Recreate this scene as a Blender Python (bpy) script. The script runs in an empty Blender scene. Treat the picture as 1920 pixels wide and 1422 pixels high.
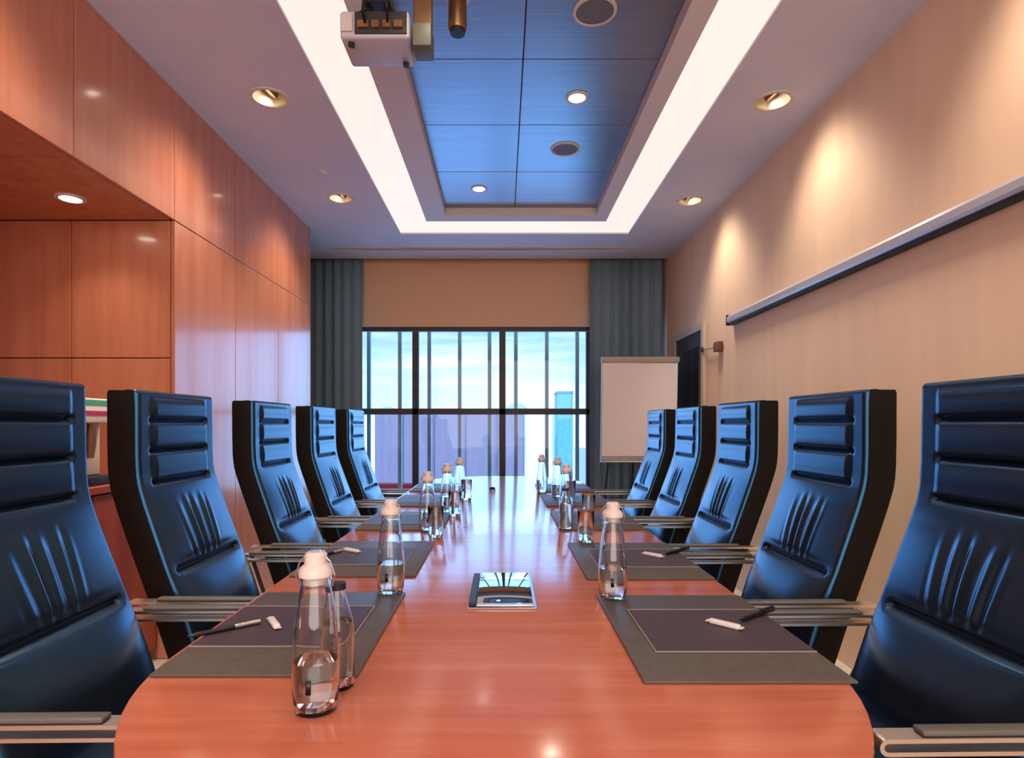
import bpy, bmesh, math, random
from mathutils import Vector, Matrix
random.seed(7)
PI = math.pi
C = bpy.context.scene.collection
SC = bpy.context.scene

# ------------------------------------------------------------------ helpers
def R(a): return math.radians(a)

class MB:
    """collects shapes in one bmesh; build() links them as ONE mesh object"""
    def __init__(self): self.bm = bmesh.new()
    def _xf(self, vs, loc, rot):
        if rot is not None: bmesh.ops.rotate(self.bm, verts=vs, cent=(0, 0, 0), matrix=rot)
        bmesh.ops.translate(self.bm, verts=vs, vec=loc)
    def box(self, lo, hi, bev=0.0, seg=2, rot=None, piv=None):
        bm = self.bm
        r = bmesh.ops.create_cube(bm, size=1.0)
        vs = r['verts']
        s = [hi[i] - lo[i] for i in range(3)]; c = [(hi[i] + lo[i]) / 2 for i in range(3)]
        bmesh.ops.scale(bm, verts=vs, vec=s)
        bmesh.ops.translate(bm, verts=vs, vec=c)
        if bev > 0:
            es = list({e for v in vs for e in v.link_edges})
            rr = bmesh.ops.bevel(bm, geom=es, offset=min(bev, min(s) * .49), segments=seg, affect='EDGES', profile=.5)
            vs = list({v for f in rr['faces'] for v in f.verts} | {v for v in vs if v.is_valid})
        if rot is not None:
            bmesh.ops.rotate(bm, verts=vs, cent=piv or c, matrix=rot)
        return self
    def lathe(self, prof, loc=(0, 0, 0), n=32, rot=None, closed=False):
        bm = self.bm; rings = []; allv = []
        for (r, z) in prof:
            if r < 1e-6:
                v = bm.verts.new((0, 0, z)); rings.append([v]); allv.append(v)
            else:
                ring = [bm.verts.new((r * math.cos(2 * PI * k / n), r * math.sin(2 * PI * k / n), z)) for k in range(n)]
                rings.append(ring); allv += ring
        seq = list(zip(rings, rings[1:]))
        if closed: seq.append((rings[-1], rings[0]))
        for a, b in seq:
            for k in range(n):
                k2 = (k + 1) % n
                if len(a) == 1 and len(b) == 1: continue
                if len(a) == 1: bm.faces.new((a[0], b[k2], b[k]))
                elif len(b) == 1: bm.faces.new((a[k], a[k2], b[0]))
                else: bm.faces.new((a[k], a[k2], b[k2], b[k]))
        self._xf(allv, loc, rot)
        return self
    def tube(self, p, q, r, n=14, r2=None):
        p, q = Vector(p), Vector(q); d = q - p
        rot = d.to_track_quat('Z', 'Y').to_matrix()
        r2 = r if r2 is None else r2
        return self.lathe([(0, 0), (r, 0), (r2, d.length), (0, d.length)], loc=p, n=n, rot=rot)
    def wire(self, pts, r, n=8):
        for a, b in zip(pts, pts[1:]): self.tube(a, b, r, n)
        return self
    def prism(self, pts, axis, a, b):
        """closed polygon pts (2D) extruded along axis (0,1,2) from a to b"""
        bm = self.bm
        def P(p, t):
            if axis == 0: return (t, p[0], p[1])
            if axis == 1: return (p[0], t, p[1])
            return (p[0], p[1], t)
        A = [bm.verts.new(P(p, a)) for p in pts]; B = [bm.verts.new(P(p, b)) for p in pts]
        n = len(pts)
        bm.faces.new(A); bm.faces.new(B[::-1])
        for k in range(n): bm.faces.new((A[k], B[k], B[(k + 1) % n], A[(k + 1) % n]))
        return self
    def band(self, path, t, axis, a, b):
        """flat bar: open 2D path thickened by t, extruded along axis a..b"""
        L, Rr = [], []
        n = len(path)
        for i, p in enumerate(path):
            p = Vector(p)
            d0 = (p - Vector(path[i - 1])).normalized() if i > 0 else None
            d1 = (Vector(path[i + 1]) - p).normalized() if i < n - 1 else None
            d = (d0 or d1) + (d1 or d0)
            d.normalize()
            nn = Vector((-d.y, d.x))
            k = 1.0
            if d0 is not None and d1 is not None: k = 1 / max(.5, nn.dot(Vector((-d1.y, d1.x))))
            L.append(tuple(p + nn * t / 2 * k)); Rr.append(tuple(p - nn * t / 2 * k))
        bm = self.bm
        def P(p, s):
            if axis == 0: return (s, p[0], p[1])
            if axis == 1: return (p[0], s, p[1])
            return (p[0], p[1], s)
        rows = [[bm.verts.new(P(L[i], a)), bm.verts.new(P(Rr[i], a)), bm.verts.new(P(Rr[i], b)), bm.verts.new(P(L[i], b))] for i in range(n)]
        for u, v in zip(rows, rows[1:]):
            for k in range(4): bm.faces.new((u[k], u[(k + 1) % 4], v[(k + 1) % 4], v[k]))
        bm.faces.new(rows[0][::-1]); bm.faces.new(rows[-1])
        return self
    def build(self, name, mat, parent=None, smooth=35, loc=None):
        me = bpy.data.meshes.new(name)
        bmesh.ops.recalc_face_normals(self.bm, faces=self.bm.faces[:])
        self.bm.to_mesh(me); self.bm.free()
        o = bpy.data.objects.new(name, me); C.objects.link(o)
        for m in (mat if isinstance(mat, (list, tuple)) else [mat]): me.materials.append(m)
        if smooth:
            me.polygons.foreach_set('use_smooth', [True] * len(me.polygons))
            try: me.set_sharp_from_angle(angle=R(smooth))
            except Exception: pass
        if parent is not None: o.parent = parent
        if loc is not None: o.location = loc
        return o

def tag(o, label=None, cat=None, group=None, kind=None):
    if label: o['label'] = label
    if cat: o['category'] = cat
    if group: o['group'] = group
    if kind: o['kind'] = kind
    return o
def thing(name, label, cat, loc=(0, 0, 0), rz=0.0, group=None):
    o = bpy.data.objects.new(name, None); C.objects.link(o)
    o.empty_display_size = .1
    o.location = loc; o.rotation_euler = (0, 0, rz)
    return tag(o, label, cat, group)
def struct(o): o['kind'] = 'structure'; return o
def dup(root, loc, rz, label, group=None):
    r = root.copy(); C.objects.link(r); r.location = loc; r.rotation_euler = (0, 0, rz); r['label'] = label
    if group: r['group'] = group
    for ch in list(root.children):
        c = ch.copy(); C.objects.link(c); c.parent = r
        for g in list(ch.children):
            d = g.copy(); C.objects.link(d); d.parent = c
    return r

# ------------------------------------------------------------------ materials
def lin(c):
    return tuple((x / 12.92 if x <= .04045 else ((x + .055) / 1.055) ** 2.4) for x in (v / 255 for v in c)) + (1,)
def mat(name, rgb, rough=.5, metal=0.0, spec=.5, coat=0.0, coat_rough=.1, trans=0.0, ior=1.45, emit=None, estr=0.0):
    m = bpy.data.materials.new(name); m.use_nodes = True
    b = m.node_tree.nodes['Principled BSDF']
    b.inputs['Base Color'].default_value = lin(rgb)
    b.inputs['Roughness'].default_value = rough
    b.inputs['Metallic'].default_value = metal
    b.inputs['Specular IOR Level'].default_value = spec
    b.inputs['Coat Weight'].default_value = coat
    b.inputs['Coat Roughness'].default_value = coat_rough
    b.inputs['Transmission Weight'].default_value = trans
    b.inputs['IOR'].default_value = ior
    if emit:
        b.inputs['Emission Color'].default_value = lin(emit); b.inputs['Emission Strength'].default_value = estr
    return m
def N(m, t): return m.node_tree.nodes.new(t)
def L(m, a, b): m.node_tree.links.new(a, b)
def noise_color(m, c1, c2, scale=(1, 1, 1), nscale=6, detail=6, rough=.6, lo=.3, hi=.7, bump=0.0, bdist=.002, c3=None):
    """two-tone procedural noise stretched by scale, object coordinates"""
    b = m.node_tree.nodes['Principled BSDF']
    tc = N(m, 'ShaderNodeTexCoord'); mp = N(m, 'ShaderNodeMapping'); mp.inputs['Scale'].default_value = scale
    L(m, tc.outputs['Object'], mp.inputs['Vector'])
    n = N(m, 'ShaderNodeTexNoise'); n.inputs['Scale'].default_value = nscale; n.inputs['Detail'].default_value = detail; n.inputs['Roughness'].default_value = rough
    L(m, mp.outputs['Vector'], n.inputs['Vector'])
    cr = N(m, 'ShaderNodeValToRGB'); e = cr.color_ramp.elements
    e[0].position = lo; e[0].color = lin(c1); e[1].position = hi; e[1].color = lin(c2)
    if c3:
        k = cr.color_ramp.elements.new((lo + hi) / 2); k.color = lin(c3)
    L(m, n.outputs['Fac'], cr.inputs['Fac']); L(m, cr.outputs['Color'], b.inputs['Base Color'])
    if bump > 0:
        bp = N(m, 'ShaderNodeBump'); bp.inputs['Strength'].default_value = bump; bp.inputs['Distance'].default_value = bdist
        L(m, n.outputs['Fac'], bp.inputs['Height']); L(m, bp.outputs['Normal'], b.inputs['Normal'])
    return m

M = {}
M['ceiling'] = noise_color(mat('ceiling_paint', (204, 204, 220), .75), (200, 200, 217), (208, 208, 223), nscale=3)
M['raft'] = mat('raft_paint', (214, 208, 212), .6)
M['slot'] = mat('slot_dark', (60, 48, 44), .7)
M['tile'] = noise_color(mat('ceiling_tile_metal', (150, 152, 162), .32, metal=.85), (140, 143, 156), (158, 160, 170), scale=(.6, 40, 1), nscale=2, bump=.25, bdist=.001)
M['cove'] = mat('cove_diffuser', (150, 144, 140), .6, emit=(255, 234, 224), estr=.50)
M['beige'] = noise_color(mat('beige_wallcovering', (220, 187, 157), .7), (215, 182, 153), (225, 192, 161), scale=(1, 1, .12), nscale=9, bump=.05)
M['header'] = mat('beige_header', (224, 182, 148), .75)
M['wood'] = noise_color(mat('cherry_wall_panel', (170, 100, 72), .26, spec=.5, coat=.45, coat_rough=.10), (180, 106, 78), (197, 127, 97), scale=(6, 6, .5), nscale=2.2, detail=8, bump=.02, c3=(188, 117, 88))
M['wood_core'] = mat('panel_gap', (40, 18, 12), .6)
M['table'] = noise_color(mat('cherry_table_top', (190, 90, 58), .17, spec=.45, coat=.1, coat_rough=.08), (190, 104, 76), (210, 130, 102), scale=(.7, 9, 9), nscale=2.4, detail=8, bump=.008, c3=(200, 116, 88))
M['tablebase'] = noise_color(mat('cherry_table_base', (120, 55, 34), .35), (104, 46, 28), (134, 66, 42), scale=(6, 6, .6), nscale=2)
M['sideboard'] = noise_color(mat('sideboard_wood', (140, 60, 42), .3), (126, 50, 36), (154, 70, 50), scale=(6, 6, .6), nscale=2)
M['floor'] = noise_color(mat('carpet', (150, 136, 126), .95), (138, 124, 114), (162, 148, 138), nscale=60, bump=.4, bdist=.004)
M['leather'] = noise_color(mat('black_leather', (20, 23, 29), .27, spec=1.0, ior=1.6), (18, 23, 30), (23, 28, 37), nscale=30, bump=.08, bdist=.0008)
M['leather'].node_tree.nodes['Principled BSDF'].inputs['Specular Tint'].default_value = (.15, .52, 1, 1)  # blue sheen of the window put into the leather's specular colour
M['leather_side'] = mat('black_leather_shell', (17, 14, 13), .6, spec=.25)
M['chrome'] = mat('chrome', (232, 222, 212), .34, metal=1.0)
M['armpad'] = mat('arm_pad', (96, 91, 87), .35)
M['plastic'] = mat('black_plastic', (18, 18, 19), .45)
M['rubber'] = mat('black_rubber', (14, 14, 14), .8)
M['pad'] = noise_color(mat('desk_pad_leather', (92, 84, 78), .5, spec=.4), (87, 79, 74), (98, 90, 84), nscale=60, bump=.15, bdist=.0006)
M['padinner'] = mat('desk_pad_inlay', (74, 60, 68), .5)
M['padedge'] = mat('desk_pad_stitch', (140, 126, 118), .5)
M['white'] = mat('white_plastic', (238, 228, 226), .35)
M['pen'] = mat('pen_barrel', (22, 21, 24), .3)
M['silver'] = mat('satin_silver', (190, 184, 186), .28, metal=1.0)
M['glass'] = mat('clear_glass', (250, 252, 252), .0, trans=1.0, ior=1.46)
M['water'] = mat('water', (250, 253, 255), .0, trans=1.0, ior=1.33)
M['ceramic'] = mat('stopper_ceramic', (224, 212, 206), .3)
M['frame'] = mat('dark_bronze_frame', (52, 42, 42), .45, metal=.2)
M['grille'] = mat('blue_grey_bar', (128, 156, 172), .5)
M['brass'] = mat('warm_metal', (150, 112, 76), .35, metal=.8)
M['cream'] = mat('cream_reflector', (242, 228, 196), .25, metal=.4)
M['trim'] = mat('light_trim', (208, 198, 194), .5)
M['lamp'] = mat('lamp_glow', (255, 250, 240), .5, emit=(255, 244, 228), estr=9)
M['grey_mesh'] = noise_color(mat('speaker_mesh', (104, 104, 106), .6), (88, 88, 90), (118, 118, 118), nscale=250)
M['alu'] = mat('brushed_aluminium', (190, 184, 188), .35, metal=.4)
M['dark'] = mat('dark_metal', (36, 34, 36), .5)
M['darkglass'] = mat('dark_glass', (22, 26, 30), .06, spec=.7)
M['doorframe'] = mat('door_frame', (176, 162, 150), .5)
M['paper'] = mat('flipchart_paper', (240, 228, 226), .8)
M['proj'] = mat('projector_shell', (196, 192, 204), .4)
M['projback'] = mat('projector_ports', (48, 44, 40), .5)
M['blackgloss'] = mat('black_gloss_lid', (12, 14, 18), .03, spec=1.0, coat=1.0, coat_rough=.02, ior=1.9)
M['red'] = mat('red_paint', (170, 30, 60), .5)
M['green'] = mat('green_plastic', (70, 150, 110), .5)
M['brown'] = mat('brown_plastic', (110, 72, 54), .5)
M['creambody'] = mat('cream_enamel', (226, 206, 184), .35)

def curtain_mat():
    m = mat('grey_curtain', (120, 134, 140), .9)
    return noise_color(m, (106, 128, 142), (128, 150, 162), scale=(60, 60, 2), nscale=3)
M['curtain'] = curtain_mat()

def pane_mat():
    m = bpy.data.materials.new('window_glass'); m.use_nodes = True
    nt = m.node_tree; nt.nodes.clear()
    out = N(m, 'ShaderNodeOutputMaterial'); mx = N(m, 'ShaderNodeMixShader')
    tr = N(m, 'ShaderNodeBsdfTransparent'); tr.inputs['Color'].default_value = (.93, .97, 1, 1)
    gl = N(m, 'ShaderNodeBsdfGlossy'); gl.inputs['Roughness'].default_value = .02
    fr = N(m, 'ShaderNodeFresnel'); fr.inputs['IOR'].default_value = 1.45
    ge = N(m, 'ShaderNodeNewGeometry'); inv = N(m, 'ShaderNodeMath'); inv.operation = 'SUBTRACT'; inv.inputs[0].default_value = 1.0
    L(m, ge.outputs['Backfacing'], inv.inputs[1])
    mu = N(m, 'ShaderNodeMath'); mu.operation = 'MULTIPLY'; L(m, fr.outputs[0], mu.inputs[0]); L(m, inv.outputs[0], mu.inputs[1])
    L(m, mu.outputs[0], mx.inputs[0]); L(m, tr.outputs[0], mx.inputs[1]); L(m, gl.outputs[0], mx.inputs[2]); L(m, mx.outputs[0], out.inputs[0])
    return m
M['pane'] = pane_mat()

# ------------------------------------------------------------------ room dimensions
CAM = 1.19
ZC = 2.89                    # main ceiling
XR, XL = 1.70, -1.665        # beige wall, wood wall
XB = -2.72                   # back of the alcove
YB, YE, YW = -2.3, 6.0, 6.25 # back wall, ceiling edge at curtains, window plane
YN, YP = 2.98, 5.09          # alcove end, end of the wood wall
YA = 1.10                    # near end of the alcove, closed off unseen to keep fill light out
ZN = 2.23                    # alcove soffit

# floor
struct(MB().box((XB - .1, YB - .1, -.12), (XR + .1, 6.5, 0)).build('floor', M['floor'], smooth=0))

# beige walls
struct(MB().box((XR, YB - .1, 0), (XR + .12, 6.5, 3.2)).build('wall_right', M['beige'], smooth=0))
struct(MB().box((XB - .1, YB - .12, 0), (XR, YB, 3.2)).build('wall_back', M['beige'], smooth=0))
# far wall with the window opening
WX0, WX1, WZ0, WZ1 = -2.02, 1.55, .42, 2.235
w = MB()
w.box((XB - .1, YW, WZ1), (XR, YW + .2, 3.2)).box((XB - .1, YW, 0), (XR, YW + .2, WZ0))
w.box((XB - .1, YW, WZ0), (WX0, YW + .2, WZ1)).box((WX1, YW, WZ0), (XR, YW + .2, WZ1))
struct(w.build('wall_far', M['header'], smooth=0))
# side wall of the window bay, beyond the wood panelling
struct(MB().box((XB - .1, YP, 0), (XB + .25, YW, 3.2)).build('wall_bay', M['beige'], smooth=0))

# wood panelling: dark core with panels, 4 mm joints
def panels(mb, axis, plane, us, vs, t=.02, g=.0025):
    for a, b in zip(us, us[1:]):
        for c, d in zip(vs, vs[1:]):
            if axis == 0: mb.box((plane - t, a + g, c + g), (plane, b - g, d - g), .0015, 1)
            elif axis == 1: mb.box((a + g, plane, c + g), (b - g, plane + t, d - g), .0015, 1)
            else: mb.box((a + g, c + g, plane), (b - g, d - g, plane + t), .0015, 1)
pw = MB()
ys_up = [-2.28, -1.22, -.52, .18, .88, 1.58, 2.28, 2.98, 3.66, 4.36, YP]
panels(pw, 0, XL, ys_up, [ZN, ZC + .05])
panels(pw, 0, XL, [YN, 3.66, 4.36, YP], [0.0, ZN])
panels(pw, 1, YN, [XB + .02, -2.19, XL - .021], [0, 1.53, ZN])
panels(pw, 0, XL, [-2.28, -1.22, -.52, .18, YA], [0.0, ZN])  # unseen cladding on the added block before the alcove
panels(pw, 2, ZN, [XB + .02, XL - .021], [YA, 2.28, YN])
panels(pw, 0, XB + .02, [YA, 2.28, YN], [0, 1.53, ZN])
pw.box((XB + .02, YA - .02, 0), (XL - .021, YA, ZN))  # unseen end wall, added to shut the fill lamp out of the alcove
pw.box((XB + .02, YP - .03, 0), (XL - .021, YP, ZC + .05))
struct(pw.build('wall_left', M['wood'], smooth=0))
core = MB()
core.box((XB + .02, YB, 0), (XL - .021, YA - .021, ZN + .0205))  # block out of view, added to stop lamp light entering the alcove
core.box((XB + .02, YB, ZN + .021), (XL - .021, YN, ZC + .06))
core.box((XB + .02, YN + .021, 0), (XL - .021, YP - .031, ZC + .06))
core.box((XB - .1, YB, 0), (XB - .001, YP, 3.2))
struct(core.build('wall_core', M['wood_core'], smooth=0))

# ------------------------------------------------------------------ ceiling with the cove
OX0, OX1, OY0, OY1 = -.905, 1.12, -1.7, 5.22      # cove opening
RX0, RX1, RY0, RY1 = -.635, .865, -1.45, 4.90     # floating raft
cm = MB()
cm.box((XB - .1, YB - .1, ZC), (XR, YE, ZC + .2))
ceil = cm.build('ceiling', M['ceiling'], smooth=0)
struct(ceil)
cut = MB()
GIM = [(-1.21, y) for y in (.35, 1.70, 3.05, 4.40)] + [(1.42, y) for y in (.38, 1.73, 3.08, 4.45)]
for (x, y) in GIM: cut.lathe([(0, -.05), (.088, -.05), (.088, .12), (0, .12)], (x, y, ZC), 40)
cut.box((-1.62, 5.62, ZC - .05), (1.28, 5.72, ZC + .1))
cut.box((OX0, OY0, ZC - .05), (OX1, OY1, ZC + .3))
co = cut.build('cutter', M['ceiling'], smooth=0)
md = ceil.modifiers.new('b', 'BOOLEAN'); md.object = co; md.operation = 'DIFFERENCE'; md.solver = 'EXACT'
dg = bpy.context.evaluated_depsgraph_get()
me = bpy.data.meshes.new_from_object(ceil.evaluated_get(dg))
ceil.modifiers.clear(); ceil.data = me
bpy.data.objects.remove(co)
# roof over everything and curtain pocket
struct(MB().box((XB - .1, YB - .1, 3.2), (XR + .12, 6.5, 3.3)).build('ceiling_slab', M['ceiling'], smooth=0))
# air slot near the window
sl = thing('air_slot', 'long narrow dark air slot in the ceiling in front of the curtains', 'vent', (-.17, 5.67, ZC))
MB().box((-1.44, -.045, .02), (1.44, .045, .03)).build('backing', M['slot'], sl, 0)
f = MB()
for s in (-1, 1): f.box((-1.45, s * .045 - .004, -.004), (1.45, s * .045 + .004, .012))
f.box((-1.44, -.004, .0), (1.44, .004, .014))
f.build('frame', M['trim'], sl, 0)

# raft
rf = bpy.data.objects.new('ceiling_raft', None); C.objects.link(rf); struct(rf)
FX0, FX1, FY1 = RX0 + .172, RX1 - .105, 4.77
fr = MB(); RT = .10
fr.box((RX0, RY0, ZC), (FX0, RY1, ZC + RT)).box((FX1, RY0, ZC), (RX1, RY1, ZC + RT))
fr.box((FX0, RY0, ZC), (FX1, RY0 + .12, ZC + RT)).box((FX0, FY1, ZC), (FX1, RY1, ZC + RT))
fr.build('raft_frame', M['raft'], rf, 0)
tl = MB()
ty = [RY0 + .12, -.89, -.27, .35, .97, 1.59, 2.21, 2.83, 3.45, 4.09, FY1]
tx = [FX0, .10, FX1]
for a, b in zip(tx, tx[1:]):
    for c, d in zip(ty, ty[1:]):
        tl.box((a + .002, c + .002, ZC + .065), (b - .002, d - .002, ZC + .09), .002, 1)
tl.build('raft_tiles', M['tile'], rf, 0)
MB().box((RX0 + .002, RY0 + .002, ZC + .092), (RX1 - .002, RY1 - .002, ZC + .2)).build('raft_back', M['slot'], rf, 0)

# glowing cove band round the raft
cv = thing('cove_light', 'glowing white cove light band running round the sunken ceiling panel', 'cove light', (0, 0, ZC + .012))
d = MB()
d.box((OX0, OY0, 0), (RX0 - .001, OY1, .03)).box((RX1 + .001, OY0, 0), (OX1, OY1, .03))
d.box((RX0 - .001, RY1 + .001, 0), (RX1 + .001, OY1, .03)).box((RX0 - .001, OY0, 0), (RX1 + .001, RY0 - .001, .03))
d.build('diffuser', M['cove'], cv, 0)
h = MB()
h.box((OX0 - .0, OY0, .031), (OX1, OY1, .09)); 
# housing sits above the diffuser ring only
h.bm.free(); h = MB()
h.box((OX0, OY0, .032), (RX0 - .002, OY1, .12)).box((RX1 + .002, OY0, .032), (OX1, OY1, .12))
h.box((RX0 - .002, RY1 + .002, .032), (RX1 + .002, OY1, .12))
h.build('housing', M['slot'], cv, 0)

# ------------------------------------------------------------------ ceiling fittings
def lamp(kind, name, loc, energy, color, rot=None, size=.05, cone=90, blend=.6, size_y=None):
    l = bpy.data.lights.new(name, kind); l.energy = energy; l.color = color
    o = bpy.data.objects.new(name, l); C.objects.link(o); o.location = loc
    if rot is not None: o.rotation_euler = rot
    if kind == 'SPOT': l.spot_size = R(cone); l.spot_blend = blend; l.shadow_soft_size = size
    if kind == 'AREA':
        l.size = size
        if size_y: l.shape = 'RECTANGLE'; l.size_y = size_y
    return o
def aim(o, target):
    d = Vector(target) - o.location
    o.rotation_euler = d.to_track_quat('-Z', 'Y').to_euler()

def washer(o):
    # wall-washer reflector: even light down the wall
    l = o.data; l.use_nodes = True
    nt = l.node_tree; em = next(n for n in nt.nodes if n.type == 'EMISSION')
    fo = nt.nodes.new('ShaderNodeLightFalloff'); fo.inputs['Strength'].default_value = 1.0
    nt.links.new(fo.outputs['Linear'], em.inputs['Strength'])
WARM = (1, .86, .70)
WALLW = 50
gim0 = None
gl_labels = {
    (-1.21, .35): 'round gimbal downlight by the wood wall, above and behind the camera',
    (-1.21, 1.70): 'round gimbal downlight by the wood wall, above the alcove',
    (-1.21, 3.05): 'large round cream gimbal downlight in the ceiling above the end of the wood alcove',
    (-1.21, 4.40): 'round cream gimbal downlight at the window end of the ceiling, wood wall side',
    (1.42, .38): 'round gimbal downlight by the beige wall, above and behind the camera',
    (1.42, 1.73): 'round gimbal downlight by the beige wall, above the first chair',
    (1.42, 3.08): 'large round brass toned gimbal downlight in the ceiling by the middle of the beige wall',
    (1.42, 4.45): 'round gimbal downlight at the window end of the ceiling, beige wall side',
}
for (x, y) in GIM:
    side = -1 if x < 0 else 1
    if y < 2:            # out of the picture: only its light
        pass
    else:
        g = thing('gimbal_downlight', gl_labels[(x, y)], 'downlight', (x, y, ZC), 0 if side < 0 else PI, 'gimbal downlights along the two walls')
        MB().lathe([(.082, .004), (.082, -.004), (.102, -.005), (.104, 0), (.104, .003), (.082, .004)], n=40).build('trim_ring', M['trim'], g)
        MB().lathe([(.083, 0), (.080, .03), (.066, .075), (.03, .085), (0, .085), (0, .089), (.07, .08), (.085, .03), (.0855, 0), (.083, 0)], n=40).build('reflector', M['cream'], g)
        rot = Matrix.Rotation(R(38), 3, 'Y')
        hd = MB().lathe([(0, .035), (.03, .03), (.04, 0), (.042, -.022), (.036, -.022), (.034, -.004), (0, -.004)], (.012, 0, .045), 28, rot).build('lamp_head', M['brass'], g)
        MB().lathe([(0, -.006), (.033, -.006), (.033, -.009), (0, -.009)], (.012, 0, .045), 28, rot).build('bulb', M['lamp'], hd)
    s = lamp('SPOT', 'wall_spot', (x + side * .02, y, ZC - .012), WALLW, WARM, size=.2, cone=104, blend=.8)
    aim(s, (x + side * .56, y - .05, ZC - 1.25))
    washer(s)

def downlight(x, y, z, label, e=12, cone=120, r=.045, group='small recessed downlights', fixture=True):
    if fixture:
        g = thing('recessed_downlight', label, 'downlight', (x, y, z), 0, group)
        MB().lathe([(r, .0), (r, -.006), (r + .016, -.006), (r + .018, 0), (r, 0)], n=32).build('trim_ring', M['trim'], g)
        MB().lathe([(0, 0), (r, 0), (r, -.003), (0, -.003)], n=32).build('lamp_lens', M['lamp'], g)
    s = lamp('SPOT', 'down_spot', (x, y, z - .012), e, WARM, size=.05, cone=cone, blend=.7)
    return s
ZT = ZC + .065
downlight(.402, 3.16, ZT, 'lit round downlight between the two speakers in the blue ceiling panel')
downlight(-.175, 4.38, ZT, 'lit round downlight at the far end of the blue ceiling panel')
downlight(-.175, 1.85, ZT, '', fixture=False)
downlight(.402, .65, ZT, '', fixture=False)
downlight(-.175, -.3, ZT, '', fixture=False)
downlight(-1.98, 2.69, ZN, 'lit round downlight in the dark soffit of the wood alcove', e=6, cone=115, group='soffit downlight')

def speaker(x, y, label):
    g = thing('ceiling_speaker', label, 'speaker', (x, y, ZT), 0, 'round ceiling speakers')
    MB().lathe([(0, -.004), (.03, -.006), (.08, -.004), (.08, 0), (0, 0)], n=36).build('grille', M['grey_mesh'], g)
    MB().lathe([(.0805, 0), (.0805, -.007), (.092, -.006), (.094, 0), (.0805, 0)], n=36).build('trim_ring', M['trim'], g)
speaker(.394, 2.50, 'round grey ceiling speaker nearest the camera, beside the pendant cylinder')
speaker(.40, 3.75, 'round grey ceiling speaker beyond the lit downlight in the blue panel')
sn = thing('ceiling_sensor', 'tiny flat round sensor on the ceiling beside the wood wall', 'sensor', (-1.206, 3.94, ZC))
MB().lathe([(0, -.014), (.02, -.013), (.03, -.006), (.034, 0), (0, 0)], n=24).build('sensor_dome', M['raft'], sn)
MB().lathe([(.0345, 0), (.0345, -.003), (.043, -.003), (.044, 0), (.0345, 0)], n=24).build('sensor_ring', M['trim'], sn)

# pendant cylinder next to the projector
pc = thing('cylinder_spotlight', 'short brown cylinder fitting hanging from the blue ceiling panel beside the projector', 'ceiling light', (-.185, 2.42, ZT))
MB().lathe([(0, 0), (.034, 0), (.037, -.01), (.038, -.13), (.034, -.137), (0, -.137)], n=32).build('body', M['brass'], pc)
MB().lathe([(0, -.1375), (.032, -.1375), (.030, -.152), (0, -.152)], n=32).build('baffle', M['dark'], pc)
MB().lathe([(.0385, 0), (.0385, -.006), (.052, -.006), (.053, 0), (.0385, 0)], n=32).build('mount_plate', M['raft'], pc)

# projector on its ceiling bracket
pj = thing('projector', 'grey projector hung from the ceiling by a bracket above the table', 'projector', (-.463, 2.20, CAM + 1.40))
body = MB().box((-.125, -.08, 0), (.125, .10, .10), .012, 3)
body.build('casing', M['proj'], pj)
MB().box((-.07, -.0865, .012), (.118, -.0805, .09)).build('port_panel', M['projback'], pj, 0)
pp = MB()
for k, (a, b) in enumerate([(-.06, -.02), (-.01, .02), (.03, .06), (.07, .105)]):
    pp.box((a, -.095, .03), (b, -.087, .058), .003, 1)
pp.build('connectors', M['brass'], pj)
MB().box((-.122, -.088, .02), (-.078, -.0805, .085), .002, 1).build('air_vent', M['trim'], pj)
MB().lathe([(.0, 0), (.03, 0), (.032, .02), (.026, .02), (.026, .012), (0, .012)], (.06, .101, .05), 28, Matrix.Rotation(R(-90), 3, 'X')).build('lens', M['dark'], pj)
for (a, b) in ((-.09, -.05), (.09, .07)): MB().lathe([(0, -.012), (.012, -.012), (.012, -.0005), (0, -.0005)], (a, b, 0), 16).build('foot', M['dark'], pj)
mt = MB()
for a in (-.08, .08):
    mt.wire([(a, -.05, .10), (a * .3, 0, .16)], .009); mt.wire([(a, .07, .10), (a * .3, 0, .16)], .009)
mt.box((-.05, -.05, .155), (.05, .05, .175), .004, 1)
mt.lathe([(0, .17), (.028, .17), (.028, ZC - CAM - 1.40), (0, ZC - CAM - 1.40)], n=24)
mt.build('ceiling_mount', M['dark'], pj)
cb = MB()
cb.wire([(-.03, -.088, .045), (-.03, -.13, .06), (-.02, -.14, .12), (.0, -.06, .20), (.02, -.02, .285)], .006)
cb.wire([(.05, -.088, .045), (.055, -.13, .07), (.05, -.13, .14), (.03, -.05, .22), (.025, -.02, .285)], .005)
cb.build('cable', M['rubber'], pj)
br = thing('mounting_arm', 'flat olive brown bracket hanging from the ceiling close beside the projector', 'bracket', (-.295, 2.18, ZT))
MB().box((-.035, -.012, -.30), (.035, .012, 0), .003, 1).build('plate', M['brass'], br)
MB().box((-.032, -.05, -.385), (.036, .05, -.302), .006, 2).build('junction_box', mat('olive_grey', (100, 98, 84), .5), br)

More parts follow.
